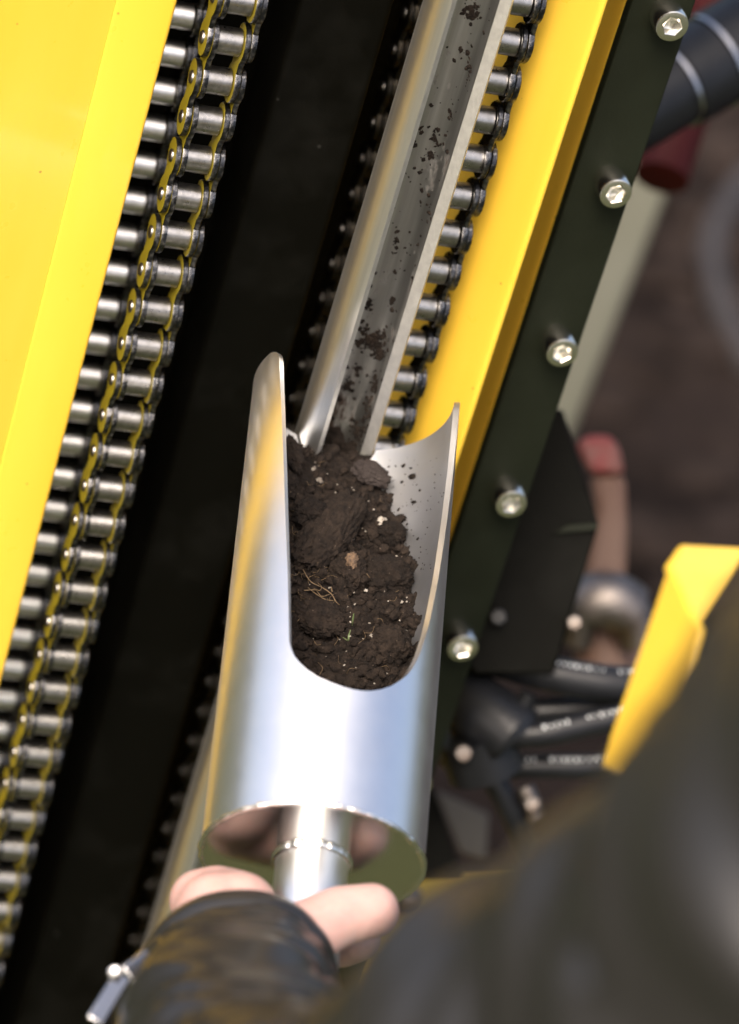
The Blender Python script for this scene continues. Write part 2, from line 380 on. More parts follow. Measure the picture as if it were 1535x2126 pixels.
def hit_cyl(px, py, base, axis, rad, far=True):
    o, d = ray(px, py); A = axis.normalized(); dp = d - A * d.dot(A); op = (o - base) - A * (o - base).dot(A)
    a = dp.dot(dp); b = 2 * dp.dot(op); c = op.dot(op) - rad * rad; D = b * b - 4 * a * c
    if D < 0: return None, None
    k = (-b + (1 if far else -1) * math.sqrt(D)) / 2 / a; p = o + d * k
    q = (p - base) - A * (p - base).dot(A); return p, q.normalized()

# ------------------------------------------------------------------ scoop
SC = C2W(-19.00368, 115.41352, 1280.0)
def camdir(v): return (c_right * v[0] - c_up * v[1] + c_fwd * v[2]).normalized()
SA = camdir((.07473, -.82244, .56393)); EF = camdir((.05103, -.56161, -.82582)); ER = camdir((.9959, .09049, 0))
SR, SL, STH = .0374, .1922, .0021
def spt(phi, s, r): return SC + SA * s + (EF * math.cos(phi) + ER * math.sin(phi)) * r
LT = [(45, 13), (45.2, 8.5), (46.2, 2), (48.2, -5.6), (51, -11.5), (54, -16), (57, -19.3), (60, -21.3), (63, -22.6), (70, -23.8), (88.6, -27), (134, -36.4), (162, -42.8), (186, -49), (189, -50.5), (191, -53), (192.2, -58)]
RT = [(45, 13), (45.3, 18), (46.2, 22.5), (48, 28), (51, 34), (54.8, 39.6), (58.5, 44.2), (62.8, 48), (69, 52.2), (83, 58.8), (106, 66), (128, 71.6), (157, 78.5), (176, 82), (188, 84.5), (191, 86.5), (192.2, 90)]
scoop = empty('soil_scoop', SC - Vector((0, 0, .04)), 'open aluminium tube scoop full of dark soil, held by its short handle', 'scoop')
rows = [0, 10, 20, 30, 38, 43] + [45 + 18 * (k / 26) ** 2 for k in range(27)] + [63 + (186 - 63) * k / 40 for k in range(1, 41)] + [186 + 6.2 * (1 - (1 - k / 8) ** 2) for k in range(1, 9)]
K = 110; vs, fs = [], []
nr = len(rows)
for rad in (SR, SR - STH):
    for s in rows:
        lo = math.radians(lerp_tab(RT, s)); hi = math.radians(lerp_tab(LT, s) + 360)
        for j in range(K + 1): vs.append(spt(lo + (hi - lo) * j / K, s / 1000, rad))
def vi(l, i, j): return l * nr * (K + 1) + i * (K + 1) + j
for i in range(nr - 1):
    for j in range(K):
        fs.append((vi(0, i, j), vi(0, i, j + 1), vi(0, i + 1, j + 1), vi(0, i + 1, j)))
        fs.append((vi(1, i, j), vi(1, i + 1, j), vi(1, i + 1, j + 1), vi(1, i, j + 1)))
    if rows[i] >= 45:
        fs.append((vi(0, i, 0), vi(0, i + 1, 0), vi(1, i + 1, 0), vi(1, i, 0)))
        fs.append((vi(0, i, K), vi(1, i, K), vi(1, i + 1, K), vi(0, i + 1, K)))
for j in range(K):
    fs.append((vi(0, nr - 1, j), vi(1, nr - 1, j), vi(1, nr - 1, j + 1), vi(0, nr - 1, j + 1)))
    fs.append((vi(0, 0, j), vi(0, 0, j + 1), vi(1, 0, j + 1), vi(1, 0, j)))
c = SC + SA * .1
bm = bmesh.new(); bvs = [bm.verts.new(v - c) for v in vs]
for q in fs:
    try: bm.faces.new([bvs[i] for i in q])
    except ValueError: pass
bmesh.ops.remove_doubles(bm, verts=bm.verts, dist=1e-6); bmesh.ops.recalc_face_normals(bm, faces=bm.faces)
me = bpy.data.meshes.new('scoop_tube'); bm.to_mesh(me); bm.free(); me.materials.append(ALU)
body = obj('scoop_tube', me, scoop, c - scoop.location)
# notch in the far end where the probe passes through the tube wall
nv, nf = lathe([(-.05, .0157), (.06, .0157)], W(PX, 170, PN), Vector((0, 0, -1)), 48)
cut = obj('cutter', mesh('cutter', nv, nf, None, False))
bo = body.modifiers.new('notch', 'BOOLEAN'); bo.operation = 'DIFFERENCE'; bo.object = cut; bo.solver = 'EXACT'
bpy.context.view_layer.update(); dg = bpy.context.evaluated_depsgraph_get()
me2 = bpy.data.meshes.new_from_object(body.evaluated_get(dg)); body.modifiers.clear(); body.data = me2; me2.name = 'scoop_tube'
bpy.data.objects.remove(cut)
if not me2.materials: me2.materials.append(ALU)
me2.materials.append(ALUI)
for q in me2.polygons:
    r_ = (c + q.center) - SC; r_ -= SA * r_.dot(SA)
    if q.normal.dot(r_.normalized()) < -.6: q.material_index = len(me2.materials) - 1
me2.polygons.foreach_set('use_smooth', [True] * len(me2.polygons)); me2.set_sharp_from_angle(angle=math.radians(32))
# end cap, weld beads, handle
def lp(name, prof, p0, ax, mat, n=64, closed=False, parent=None):
    v, f = lathe([(s / 1000, r / 1000) for s, r in prof], p0, ax, n, closed); return wobj(name, v, f, mat, parent or scoop, True, 35)
HD = -SA
cap = lp('end_cap', [(-3.0, 37.0), (0.3, 37.0), (0.6, 36.6), (0.6, 13)], SC, HD, MIRROR, 96)
v, f = [], []
nb, mb = 160, 8
for i in range(nb):
    a = 2 * math.pi * i / nb; d = EF * math.cos(a) + ER * math.sin(a)
    k = .0011 + .0005 * noise.noise(Vector((math.cos(a), math.sin(a), 0)) * 9) + .0003 * noise.noise(Vector((math.cos(a), math.sin(a), 3)) * 30)
    for j in range(mb):
        b = 2 * math.pi * j / mb; v.append(SC + d * (.0371 + k * math.cos(b)) + HD * k * .8 * math.sin(b))
for i in range(nb):
    for j in range(mb): f.append((i * mb + j, ((i + 1) % nb) * mb + j, ((i + 1) % nb) * mb + (j + 1) % mb, i * mb + (j + 1) % mb))
wobj('rim_weld', v, f, WELD, cap)
hand_tube = lp('handle', [(0.5, 12.2), (30, 12.0), (85, 12.0), (128, 12.0), (130, 11), (130, 2)], SC, HD, MIRROR, 48)
hand_tube.data.materials[0] = ALU
v, f = [], []
nb = 120
for i in range(nb):
    a = 2 * math.pi * i / nb; d = EF * math.cos(a) + ER * math.sin(a)
    k = .0012 + .0006 * noise.noise(Vector((math.cos(a), math.sin(a), 5)) * 8)
    for j in range(mb):
        b = 2 * math.pi * j / mb; v.append(SC + d * (.0124 + k * math.cos(b)) + HD * (.0011 + k * math.sin(b)))
for i in range(nb):
    for j in range(mb): f.append((i * mb + j, ((i + 1) % nb) * mb + j, ((i + 1) % nb) * mb + (j + 1) % mb, i * mb + (j + 1) % mb))
wobj('handle_weld', v, f, WELD, hand_tube)

# ------------------------------------------------------------------ soil in the scoop
RIN = (SR - STH) * 1000
HC = [(0, -8), (45, -11), (60, -13), (110, -16.5), (154, -23.5), (168, -27.2), (177, -30.8), (186, -34.6), (192, -37)]
TL = [(0, -.05), (60, -.10), (110, -.13), (154, -.22), (186, -.30)]
def soil_h(s, m):
    h = lerp_tab(HC, s) + lerp_tab(TL, s) * m
    p = Vector((s, m, 0))
    h += 4.6 * noise.noise(p / 15) + 3.0 * noise.noise(p / 6 + Vector((9, 3, 1)))
    d, _ = noise.voronoi(p / 7.5); h += 4.6 * (min(d[1] - d[0], .45) - .2)
    d, _ = noise.voronoi(p / 2.8 + Vector((4, 4, 4))); h += 2.4 * (min(d[1] - d[0], .45) - .2)
    h += .9 * noise.noise(p / 1.3) + .6 * noise.noise(p / .7)
    return h
def sw(s, m, h): return SC + (SA * s + ER * m + EF * h) / 1000
NS, NM = 520, 190; vs, fs = [], []
for i in range(NS):
    s = 2 + 188.5 * i / (NS - 1)
    for j in range(NM):
        m = -RIN + 2 * RIN * j / (NM - 1)
        lim = -math.sqrt(max((RIN + .5) ** 2 - m * m, 0)); h = max(soil_h(s, m), lim)
        if j in (0, NM - 1): h = 0 if h > 0 else h
        h = min(h, -lim); vs.append(sw(s, m, h))
for i in range(NS - 1):
    for j in range(NM - 1):
        a_ = i * NM + j; fs.append((a_, a_ + 1, a_ + NM + 1, a_ + NM))
soil = wobj('soil', vs, fs, SOIL, None, True, 80)
tag(soil, 'loose dark brown crumbly soil filling the open aluminium scoop', 'soil', None, 'stuff')
def blob(center, axes, seed, rough=.22, sub=4, fine=.05, flat=None):
    """lumpy clod: axes = three Vectors (half extents, metres)"""
    bm = bmesh.new(); bmesh.ops.create_icosphere(bm, subdivisions=sub, radius=1); vs = []
    for v in bm.verts:
        p = v.co.copy(); q = p * 1.3 + Vector((seed * 3.1, seed * 1.7, seed))
        k = 1 + rough * noise.noise(q) + rough * .6 * noise.noise(q * 2.3)
        d, _ = noise.voronoi(q * 2.0); k += rough * .7 * (min(d[1] - d[0], .6) - .25)
        k += fine * noise.noise(q * 5) + fine * .8 * noise.noise(q * 11) + fine * .45 * noise.noise(q * 24)
        if flat: p = Vector((max(-flat[0], min(flat[0], p.x)), max(-flat[1], min(flat[1], p.y)), max(-flat[2], min(flat[2], p.z))))
        p = p * k; vs.append(center + axes[0] * p.x + axes[1] * p.y + axes[2] * p.z)
    fs = [tuple(v.index for v in f.verts) for f in bm.faces]; bm.free(); return vs, fs
def soil_at(px, py, lift=0):
    """point of the soil surface seen at a pixel"""
    o, d = ray(px, py); t = (SC - o).dot(c_fwd) - .06
    for k in range(600):
        p = o + d * (t + k * .0005); q = (p - SC) * 1000; s, m, h = q.dot(SA), q.dot(ER), q.dot(EF)
        if 0 < s < 191 and m * m + h * h < RIN * RIN * 1.02 and h < soil_h(s, m): return p - d * lift / 1000
    return None
def clod(name, label, pts, rad, thick, seed, mat, width=None, lift=2.0, rough=.22, flat=None):
    a0 = soil_at(*pts[0]) ; a1 = soil_at(*pts[1])
    a0 = a0 or hit_cyl(*pts[0], SC, SA, SR - STH)[0]; a1 = a1 or hit_cyl(*pts[1], SC, SA, SR - STH)[0]
    ctr = (a0 + a1) / 2 + EF * lift / 1000; ax = (a1 - a0) / 2; L = ax.length; d = ax.normalized()
    u = EF - d * EF.dot(d); u.normalize(); w = d.cross(u)
    v, f = blob(ctr, (d * (L + .001), w * rad / 1000, u * thick / 1000), seed, rough, 5, .13, flat)
    return tag(wobj(name, v, f, mat, None, True, 80), label, 'soil clod', 'clods of soil in the scoop')
clod('soil_clod', 'largest rounded soil core lying diagonally across the middle of the scoop', ((735, 1040), (625, 1195)), 8.5, 7.0, 3, CLOD, lift=3.5, rough=.10, flat=(.86, 1, 1))
clod('soil_clod', 'greyish flat soil clod beside the right edge of the probe tube end', ((735, 985), (800, 1008)), 4.6, 3.2, 5, CLODG, lift=4)
clod('soil_clod', 'long flat soil slab in the lower left of the scoop, flecked pale along its edge', ((622, 1275), (705, 1312)), 7.0, 4.2, 8, CLOD, lift=2.5, rough=.16)
clod('soil_clod', 'dark lump of soil against the right inner wall, lowest on that side', ((775, 1330), (845, 1365)), 7.5, 6, 11, CLOD, lift=2)
clod('soil_clod', 'broad dark soil lump right of the tan spot, halfway up the heap', ((770, 1180), (845, 1230)), 8, 6, 14, SOIL, lift=2)
clod('soil_clod', 'soil lump carrying the round tan spot near the centre of the heap', ((715, 1165), (735, 1230)), 6.5, 6, 17, CLOD, lift=2.5, rough=.18)
clod('soil_clod', 'small upper soil lump at the right end of the heap, near the bare metal', ((790, 1105), (835, 1125)), 5, 4.5, 21, SOIL, lift=2)
clod('soil_clod', 'narrow standing soil clod between left scoop edge and probe tube', ((600, 925), (618, 985)), 3.0, 3.2, 23, CLOD, lift=3)
clod('soil_clod', 'rough soil lump under the left wall, above the diagonal core', ((625, 1060), (665, 1085)), 6, 5, 26, SOIL, lift=2)
# tan spot, pale grit, crumbs
def crumbs(name, items, mat, label, cat, sub=2, parent=None):
    parts = []
    for (p, r, sd, nrm) in items:
        u = nrm.orthogonal().normalized(); w = nrm.cross(u); k = random.uniform(.7, 1.4)
        parts.append(blob(p + nrm * r * .1, (u * r * k, w * r / k, nrm * r * random.uniform(.4, .8)), sd, .5, sub, .2))
    v, f = join(*parts); return tag(wobj(name, v, f, mat, parent, True, 80), label, cat, None, 'stuff')
it = []
for k in range(2200):
    px, py = random.uniform(592, 866), random.uniform(930, 1425); p = soil_at(px, py)
    if p is None: continue
    it.append((p, .0003 + .0021 * random.random() ** 3.5, k * .37, (EF + Vector((random.uniform(-.5, .5), random.uniform(-.5, .5), 0))).normalized()))
crumbs('soil_crumbs', it, CLOD, 'small soil crumbs scattered over the heap in the scoop', 'soil')
it = []
for px, py, r in [(838, 967, .9), (857, 990, 1.7), (835, 1001, .8), (806, 1043, .8), (788, 1052, .7), (795, 1062, .6), (800, 1040, .5), (860, 1043, 1.0), (828, 1058, .7), (846, 1088, .6), (842, 1080, .5),
                  (868, 1119, .7), (848, 1138, .9), (847, 1149, 1.1), (780, 1063, .8), (822, 968, .5), (808, 969, .5), (853, 972, .6), (803, 1025, .6), (815, 1036, .5), (872, 1018, .6)]:
    p, nrm = hit_cyl(px, py, SC, SA, SR - STH)
    if p: it.append((p, r / 1000, px * .1, -nrm))
for k in range(150):
    px, py = 780 + 150 * random.random() ** 1.6, random.uniform(950, 1190); p, nrm = hit_cyl(px, py, SC, SA, SR - STH)
    if p and (p - SC).dot(SA) < .189: it.append((p, random.uniform(.00012, .00035), k, -nrm))
crumbs('spilled_crumbs', it, SOIL, 'scattered dark crumbs on the bare inner right wall of the scoop', 'soil', 1)
it = []
for px, py, r in [(600, 965, 2.0), (664, 1000, 1.8), (652, 975, 1.4), (793, 1085, 3.0), (798, 1092, 2.4), (763, 972, 1.2), (713, 1163, .9), (760, 1228, 1.1), (652, 1254, 1.6), (662, 1258, 1.6), (711, 1300, 1.0),
                  (712, 1318, 1.0), (690, 1312, .9), (772, 1322, 1.2), (796, 1318, .7), (834, 1252, 1.0), (768, 1296, .7), (650, 1020, .6), (622, 1038, .6), (672, 1080, .6), (760, 1105, .7), (785, 1108, .5), (735, 1232, .6), (686, 1222, .5), (715, 1383, .6), (830, 1290, .5)]:
    p = soil_at(px, py, .8) or hit_cyl(px, py, SC, SA, SR - STH)[0]
    it.append((p + EF * .0006, r / 1650, px * .13, (EF + ER * random.uniform(-.6, .6)).normalized()))
for k in range(120):
    p = soil_at(random.uniform(600, 860), random.uniform(950, 1420), .3)
    if p: it.append((p + EF * .0003, random.uniform(.00015, .00035), k, EF))
crumbs('pale_grit', it, GRIT, 'pale chalky grit flecks dotted over the dark soil', 'grit', 3)
p = soil_at(730, 1178, 2.5) ; it = [(p + EF * .0055, .0030, 3.3, EF)]
TAN = material('tan_spot', (.15, .095, .055), .85, 0, (.05, .034, .024), 600, bump=.6, bscale=900)
v, f = blob(p + EF * .0045, (ER * .0024, SA * .0034, EF * .0022), 4.4, .35, 4, .12)
tag(wobj('tan_stone', v, f, TAN, None, True, 80), 'small round tan stone set in the soil near the centre of the scoop', 'stone')
# roots
parts = []
def root(pts, r):
    w = []
    for q in pts:
        p = soil_at(q[0], q[1], q[2] if len(q) > 2 else 2.5)
        if p: w.append(p)
    if len(w) > 1: parts.append(tube(smooth_path(w, 8), r * .72 / 1000, 5))
root([(628, 1180), (645, 1207, 5), (668, 1219, 5), (688, 1233, 5), (697, 1248, 4), (705, 1256)], .26)
root([(632, 1226), (655, 1225, 5), (668, 1238, 6), (684, 1234, 5)], .24); root([(640, 1220), (655, 1232, 6), (675, 1244, 5), (692, 1247, 4)], .22)
root([(660, 1210), (668, 1218, 7), (664, 1226, 6), (652, 1222, 5)], .2); root([(742, 1150), (748, 1170, 5), (760, 1188, 4), (772, 1205, 4), (780, 1210)], .24)
root([(688, 1219), (690, 1228, 5), (688, 1224, 4)], .3); root([(600, 1268), (625, 1272, 4), (640, 1262, 3)], .2)
root([(618, 1290), (628, 1278, 4), (640, 1272, 4)], .2); root([(720, 1078), (726, 1074, 4), (731, 1070)], .3)
for k in range(70):
    x, y = random.uniform(600, 850), random.uniform(960, 1400); 
    if random.random() < .5: x, y = random.uniform(605, 700), random.uniform(1100, 1270)
    a_ = random.random() * 6.3; L = random.uniform(6, 18)
    root([(x, y, 1), (x + L * math.cos(a_), y + L * math.sin(a_), random.uniform(1.5, 4)), (x + 1.8 * L * math.cos(a_ + .6), y + 1.8 * L * math.sin(a_ + .6), 1)], random.uniform(.07, .13))
v, f = join(*parts); tag(wobj('root_fibres', v, f, ROOT, None), 'tangle of thin pale root fibres on the soil in the scoop', 'roots', None, 'stuff')
for lab, pts in (('upright green sprout with a pale tip in the lower soil', [(731, 1308, 1), (732, 1297, 5), (734, 1284, 8)]), ('bent dark green sprout lowest in the soil', [(712, 1333, 2), (722, 1339, 4), (724, 1328, 6), (727, 1318, 7)])):
    w = [soil_at(*q) for q in pts]; w = [q + EF * .003 for q in w if q]
    P2 = smooth_path(w, 6); v, f = tube(P2, [.00036 * (1 - .7 * abs(i / (len(P2) - 1) - .5) * 1.6) for i in range(len(P2))], 6)
    tag(wobj('grass_sprout', v, f, SPROUT, None), lab, 'sprout', 'sprouts in the soil')
# dirt stuck inside the probe
it = []; pb = W(PX, 0, PN); up = Vector((0, 0, 1))
def pdirt(px, py, sx, sy, n):
    for k in range(n):
        x, y = random.gauss(px, sx * .5), random.gauss(py, sy * .5); p, nrm = hit_cyl(x, y, pb, up, PRI / 1000)
        if not p: continue
        q = (p - pb) * 1000; phi = math.degrees(math.atan2(q.x * pr.x + q.y * pr.y, q.x * pf.x + q.y * pf.y))
        if -30 < phi < 88: continue
        it.append((p, .00018 + .0008 * random.random() ** 2.5, k + px, -nrm))
for a_ in [(980, 22, 14, 26, 60), (958, 105, 6, 10, 10), (975, 140, 6, 40, 22), (876, 270, 8, 6, 10), (905, 290, 10, 16, 26), (893, 322, 12, 8, 22), (862, 300, 6, 8, 8), (935, 240, 5, 16, 8), (820, 502, 6, 6, 10), (766, 636, 8, 12, 22),
           (815, 624, 7, 8, 16), (755, 680, 10, 8, 18), (770, 708, 34, 18, 190), (790, 735, 14, 14, 60), (800, 695, 6, 14, 20), (740, 765, 16, 5, 20), (722, 798, 9, 14, 46), (778, 800, 8, 24, 40), (765, 850, 10, 24, 40), (745, 890, 16, 26, 90), (690, 925, 26, 20, 150), (735, 930, 24, 24, 120), (893, 440, 5, 20, 10)]: pdirt(*a_)
for k in range(160):
    y = random.uniform(0, 940); x = 985 - .297 * y + random.uniform(-45, 45); pdirt(x, y, 2, 2, 1)
crumbs('stuck_dirt', it, CLOD, None, None, 2, probe)
it = []
for px, py, r in [(672, 930, 5), (690, 945, 6), (705, 925, 5), (720, 955, 6), (660, 955, 4.5), (735, 968, 4.5), (700, 965, 5), (688, 905, 3.5)]:
    p, nrm = hit_cyl(px, py, pb, up, (PRI - .3) / 1000)
    if p: it.append((p, r / 1000, px * .3, -nrm))
crumbs('packed_dirt', it, CLOD, None, None, 4, probe)

# ------------------------------------------------------------------ person: left hand on the handle, jacket sleeve
def voxel_union(name, shapes, voxel, smooth_it=6):
    """shapes: list of chains [(point, radius m), ...]; one continuous skin"""
    parts = []
    for ch in shapes:
        path, rad = [], []
        for (p, r), (q, r2) in zip(ch, ch[1:]):
            for k in range(6):
                t = k / 6; path.append(p.lerp(q, t)); rad.append(r + (r2 - r) * t)
        path.append(ch[-1][0]); rad.append(ch[-1][1])
        for p, r in zip(path[::2] + [path[-1]], rad[::2] + [rad[-1]]):
            bm = bmesh.new(); bmesh.ops.create_icosphere(bm, subdivisions=3, radius=r)
            parts.append(([v.co + p for v in bm.verts], [tuple(v.index for v in f.verts) for f in bm.faces])); bm.free()
        parts.append(tube(path, rad, 20))
    v, f = join(*parts); me = bpy.data.meshes.new(name); me.from_pydata([tuple(q) for q in v], [], f)
    o = bpy.data.objects.new('tmp', me); col.objects.link(o)
    r = o.modifiers.new('r', 'REMESH'); r.mode = 'VOXEL'; r.voxel_size = voxel
    s = o.modifiers.new('s', 'SMOOTH'); s.iterations = smooth_it; s.factor = .5
    bpy.context.view_layer.update(); m2 = bpy.data.meshes.new_from_object(o.evaluated_get(bpy.context.evaluated_depsgraph_get()))
    bpy.data.objects.remove(o); return m2
def hp(d, u, r_, base=SC):
    """point near the handle: d mm along it from the cap, u mm to the right, r_ mm towards the camera"""
    return base + HD * d / 1000 + ER * u / 1000 + EF * r_ / 1000
person = empty('person', at(520, 2000, 1200), 'person in a dark waxed jacket gripping the scoop handle with one bare hand', 'person')
chains = []
chains.append([(at(490, 2040, 1225), .019), (at(545, 1985, 1230), .0140), (at(640, 1935, 1241), .0108), (at(705, 1903, 1247), .0100), (at(772, 1890, 1251), .0090)])   # thumb
for k in range(4):                                                                                            # four fingers behind the handle
    d0 = 19 + 19 * k; L = (1, 1.06, 1.0, .85)[k]; r = (.0092, .0094, .0090, .0080)[k]
    tipu, tipr = ((17, -14), (1, -22), (1, -22), (1, -21))[k]
    chains.append([(hp(d0 + 4, -27, -2), .0125), (hp(d0, -27 * L, -16 * L), r * 1.08), (hp(d0, -6, -23), r), (hp(d0, (12, -2, -2, -2)[k], (-20, -22, -22, -21)[k]), r * .95), (hp(d0 + 1, tipu, tipr), r * .88)])
for k in range(4):                                                                                            # palm
    d0 = 20 + 18 * k; chains.append([(hp(d0, -27, -2), .0135), (hp(d0 + 8, -22, 12), .013), (at(495, 2025, 1238), .019)])
chains.append([(hp(23, -35, 7), .0105), (hp(20, -30, 4), .011), (hp(20.5, -24, 2), .0105)])
chains.append([(hp(22, -29, 4), .0115), (hp(30, -29, 11), .0145), (at(490, 2010, 1234), .0165), (at(495, 2060, 1226), .021)])
chains.append([(at(495, 2030, 1235), .020), (at(492, 2110, 1215), .023), (at(492, 2240, 1170), .026), (at(540, 2400, 1110), .030)])
hm = voxel_union('hand', chains, .0011, 8)
hm.materials.append(SKIN); hm.polygons.foreach_set('use_smooth', [True] * len(hm.polygons))
hm.transform(Matrix.Translation(-person.location)); obj('hand', hm, person)
# jacket sleeve: one swept surface from cuff to shoulder
cp = [(at(495, 2012, 1240), 31), (at(495, 2075, 1226), 32), (at(490, 2150, 1205), 35), (at(490, 2240, 1170), 40), (at(540, 2400, 1110), 46), (at(620, 2580, 1020), 58), (at(810, 2670, 960), 69), (at(1135, 2515, 905), 72), (at(1560, 2280, 850), 73), (at(2050, 1870, 800), 75), (at(2600, 1550, 770), 92), (at(3300, 1400, 760), 120)]
pth = smooth_path([c_[0] for c_ in cp], 16); rad = smooth_path([Vector((c_[1], 0, 0)) for c_ in cp], 16); NR = 96
vs, fs = [], []; u = None; arc = 0
for i, p in enumerate(pth):
    d = (pth[min(i + 1, len(pth) - 1)] - pth[max(i - 1, 0)]).normalized()
    if u is None: u = (c_right - d * c_right.dot(d)).normalized()
    u = (u - d * u.dot(d)).normalized(); w = d.cross(u)
    if i: arc += (p - pth[i - 1]).length * 1000
    for j in range(NR):
        a_ = 2 * math.pi * j / NR; q = Vector((math.cos(a_ + arc / 90) * .9, math.sin(a_ + arc / 90) * .9, arc / 17 + .9 * math.cos(a_ * 2)))
        q2 = Vector((math.cos(a_) * .9 + arc / 50, math.sin(a_) * .9, arc / 34))
        amp = min(1, .10 + arc / 26) * (1 + min(arc, 320) / 320); hem = .9 * math.exp(-((arc - 3.5) / 2.2) ** 2) - .7 * math.exp(-((arc - 7.5) / .9) ** 2)
        k = rad[i].x + hem + amp * (6.0 * abs(noise.noise(q)) + 3.8 * noise.noise(q2 + Vector((5, 2, 8))) + .3 * noise.noise(q * 2.3)) + min(arc / 60, 1) * 7 * noise.noise(Vector((math.cos(a_) * 1.1, math.sin(a_) * 1.1, arc / 95)))
        sq = 1.0
        vs.append(p + (u * math.cos(a_) + w * math.sin(a_)) * k * sq / 1000)
kk = len(pth)
for i in range(kk - 1):
    for j in range(NR): fs.append((i * NR + j, i * NR + (j + 1) % NR, (i + 1) * NR + (j + 1) % NR, (i + 1) * NR + j))
fs.append(tuple((kk - 1) * NR + j for j in range(NR)))
# rolled hem and inner lining of the cuff
hem0 = len(vs); d0 = (pth[1] - pth[0]).normalized()
for (off, dr) in ((-.0012, -.6), (-.001, -2.0), (.004, -2.6), (.030, -3.4)):
    for j in range(NR):
        v0 = vs[j]; vs.append(pth[0] + (v0 - pth[0]) * ((v0 - pth[0]).length * 1000 + dr) / ((v0 - pth[0]).length * 1000) + d0 * off)
ring = [0] + [hem0 + k * NR for k in range(4)]
for r0, r1 in zip(ring, ring[1:]):
    for j in range(NR): fs.append((r0 + j, r1 + j, r1 + (j + 1) % NR, r0 + (j + 1) % NR))
jacket = wobj('jacket_sleeve', vs, fs, JACK, person, True, 60)
# zip on the cuff edge
zp = [at(300, 1995, 1218), at(262, 2030, 1205), at(205, 2110, 1190)]
def bar(p, q, w, t, nrm):
    d = (q - p).normalized(); s = d.cross(nrm).normalized(); n_ = s.cross(d)
    vs = [c + s * a_ * w + n_ * b * t for c in (p, q) for a_, b in ((-1, -1), (1, -1), (1, 1), (-1, 1))]
    return vs, [(0, 1, 2, 3), (4, 7, 6, 5)] + [(i, (i + 1) % 4, 4 + (i + 1) % 4, 4 + i) for i in range(4)]
def bev_obj(name, geo, mat, parent, b=.0006):
    o = wobj(name, geo[0], geo[1], mat, parent, True, 35); m = o.modifiers.new('b', 'BEVEL'); m.width = b; m.segments = 2; return o
zs = bev_obj('zip_slider', bar(at(310, 1990, 1200), at(262, 2030, 1193), .0035, .0022, -c_fwd), CHROME, jacket)
zq = bev_obj('zip_pull', bar(at(255, 2025, 1188), at(196, 2122, 1176), .0028, .0008, -c_fwd), CHROME, jacket)
v, f = lathe([(-.001, .0024), (.0012, .0024), (.0016, .0018)], at(240, 2020, 1186), -c_fwd, 14); wobj('zip_rivet', v, f, CHROME, jacket)

# ------------------------------------------------------------------ background around the mast
# hydraulic cylinder top right
hc = empty('hydraulic_cylinder', at(1480, 160, 1640), 'black hydraulic cylinder with bright ring joints behind the top of the bolt plate', 'cylinder')
p0, p1 = at(1300, 235, 1620), at(1760, -40, 1660); ax = (p1 - p0).normalized()
def hpart(name, prof, mat, par=None):
    v, f = lathe([(s / 1000, r / 1000) for s, r in prof], p0, ax, 40); return wobj(name, v, f, mat, par or hc)
hpart('barrel', [(-30, 17), (-29, 18.5), (24.4, 18.5), (25, 18)], RUB); hpart('ring', [(24.8, 18), (25, 19.6), (26.8, 19.6), (27, 18)], CHROME)
hpart('sleeve', [(27, 19), (27.4, 20.5), (46, 20.5), (46.5, 19)], RUB); hpart('ring', [(46.4, 19), (46.6, 21.6), (48.6, 21.6), (48.8, 19)], CHROME)
hpart('gland', [(48.7, 20), (49.2, 21.5), (140, 21.5), (141, 18)], RUB)
v, f = tube(smooth_path([at(1490, -60, 1820), at(1470, 60, 1800), at(1420, 220, 1790), at(1385, 330, 1780), at(1372, 375, 1775)], 8), [.013] * 32 + [.006], 20)
tag(wobj('red_pipe', v, f, RED, None), 'dark red pipe end hanging below the hydraulic cylinder', 'pipe')
# pale leg behind
v, f = bar(at(1430, 60, 2150), at(1080, 970, 2250), .021, .010, -c_fwd)
leg = empty('support_leg', at(1080, 970, 2250), 'pale grey-olive support leg leaning behind the bolt plate', 'support leg')
bev_obj('leg_tube', (v, f), GREY, leg, .003)
v, f = lathe([(-.012, .024), (-.011, .026), (.011, .026), (.012, .024)], at(1080, 970, 2250), at(1080, 970, 2250) - at(1430, 60, 2150), 24); wobj('foot_cap', v, f, RUB, leg)
# black angled bracket
def plate_px(pts, Z, dz):
    vs = [at(x, y, Z) for x, y in pts] + [at(x, y, Z + dz) for x, y in pts]; n = len(pts)
    return vs, [tuple(range(n)), tuple(range(n, 2 * n))[::-1]] + [(i, (i + 1) % n, n + (i + 1) % n, n + i) for i in range(n)]
br = empty('black_bracket', at(1130, 1330, 1560), 'black angular steel bracket fixed behind the bolted edge plate', 'bracket')
bev_obj('bracket_plate', plate_px([(1168, 850), (1243, 1088), (1150, 1400), (985, 1400), (900, 1250), (1050, 850)], 1560, 60), BLK, br, .0012)
bev_obj('bracket_rib', plate_px([(1180, 1090), (1243, 1086), (1241, 1100), (1150, 1108)], 1557, 2.5), BLKP, br, .0004)
v, f = lathe([(0, .0034), (.004, .0034), (.005, .0028), (.005, .001)], at(1192, 1292, 1556), -c_fwd, 6); wobj('nut', v, f, STEEL, br, False)
v, f = lathe([(0, .0038), (.004, .0038), (.005, .003), (.005, .001)], at(1035, 1280, 1556), -c_fwd, 6); wobj('nut', v, f, RUB, br, False)
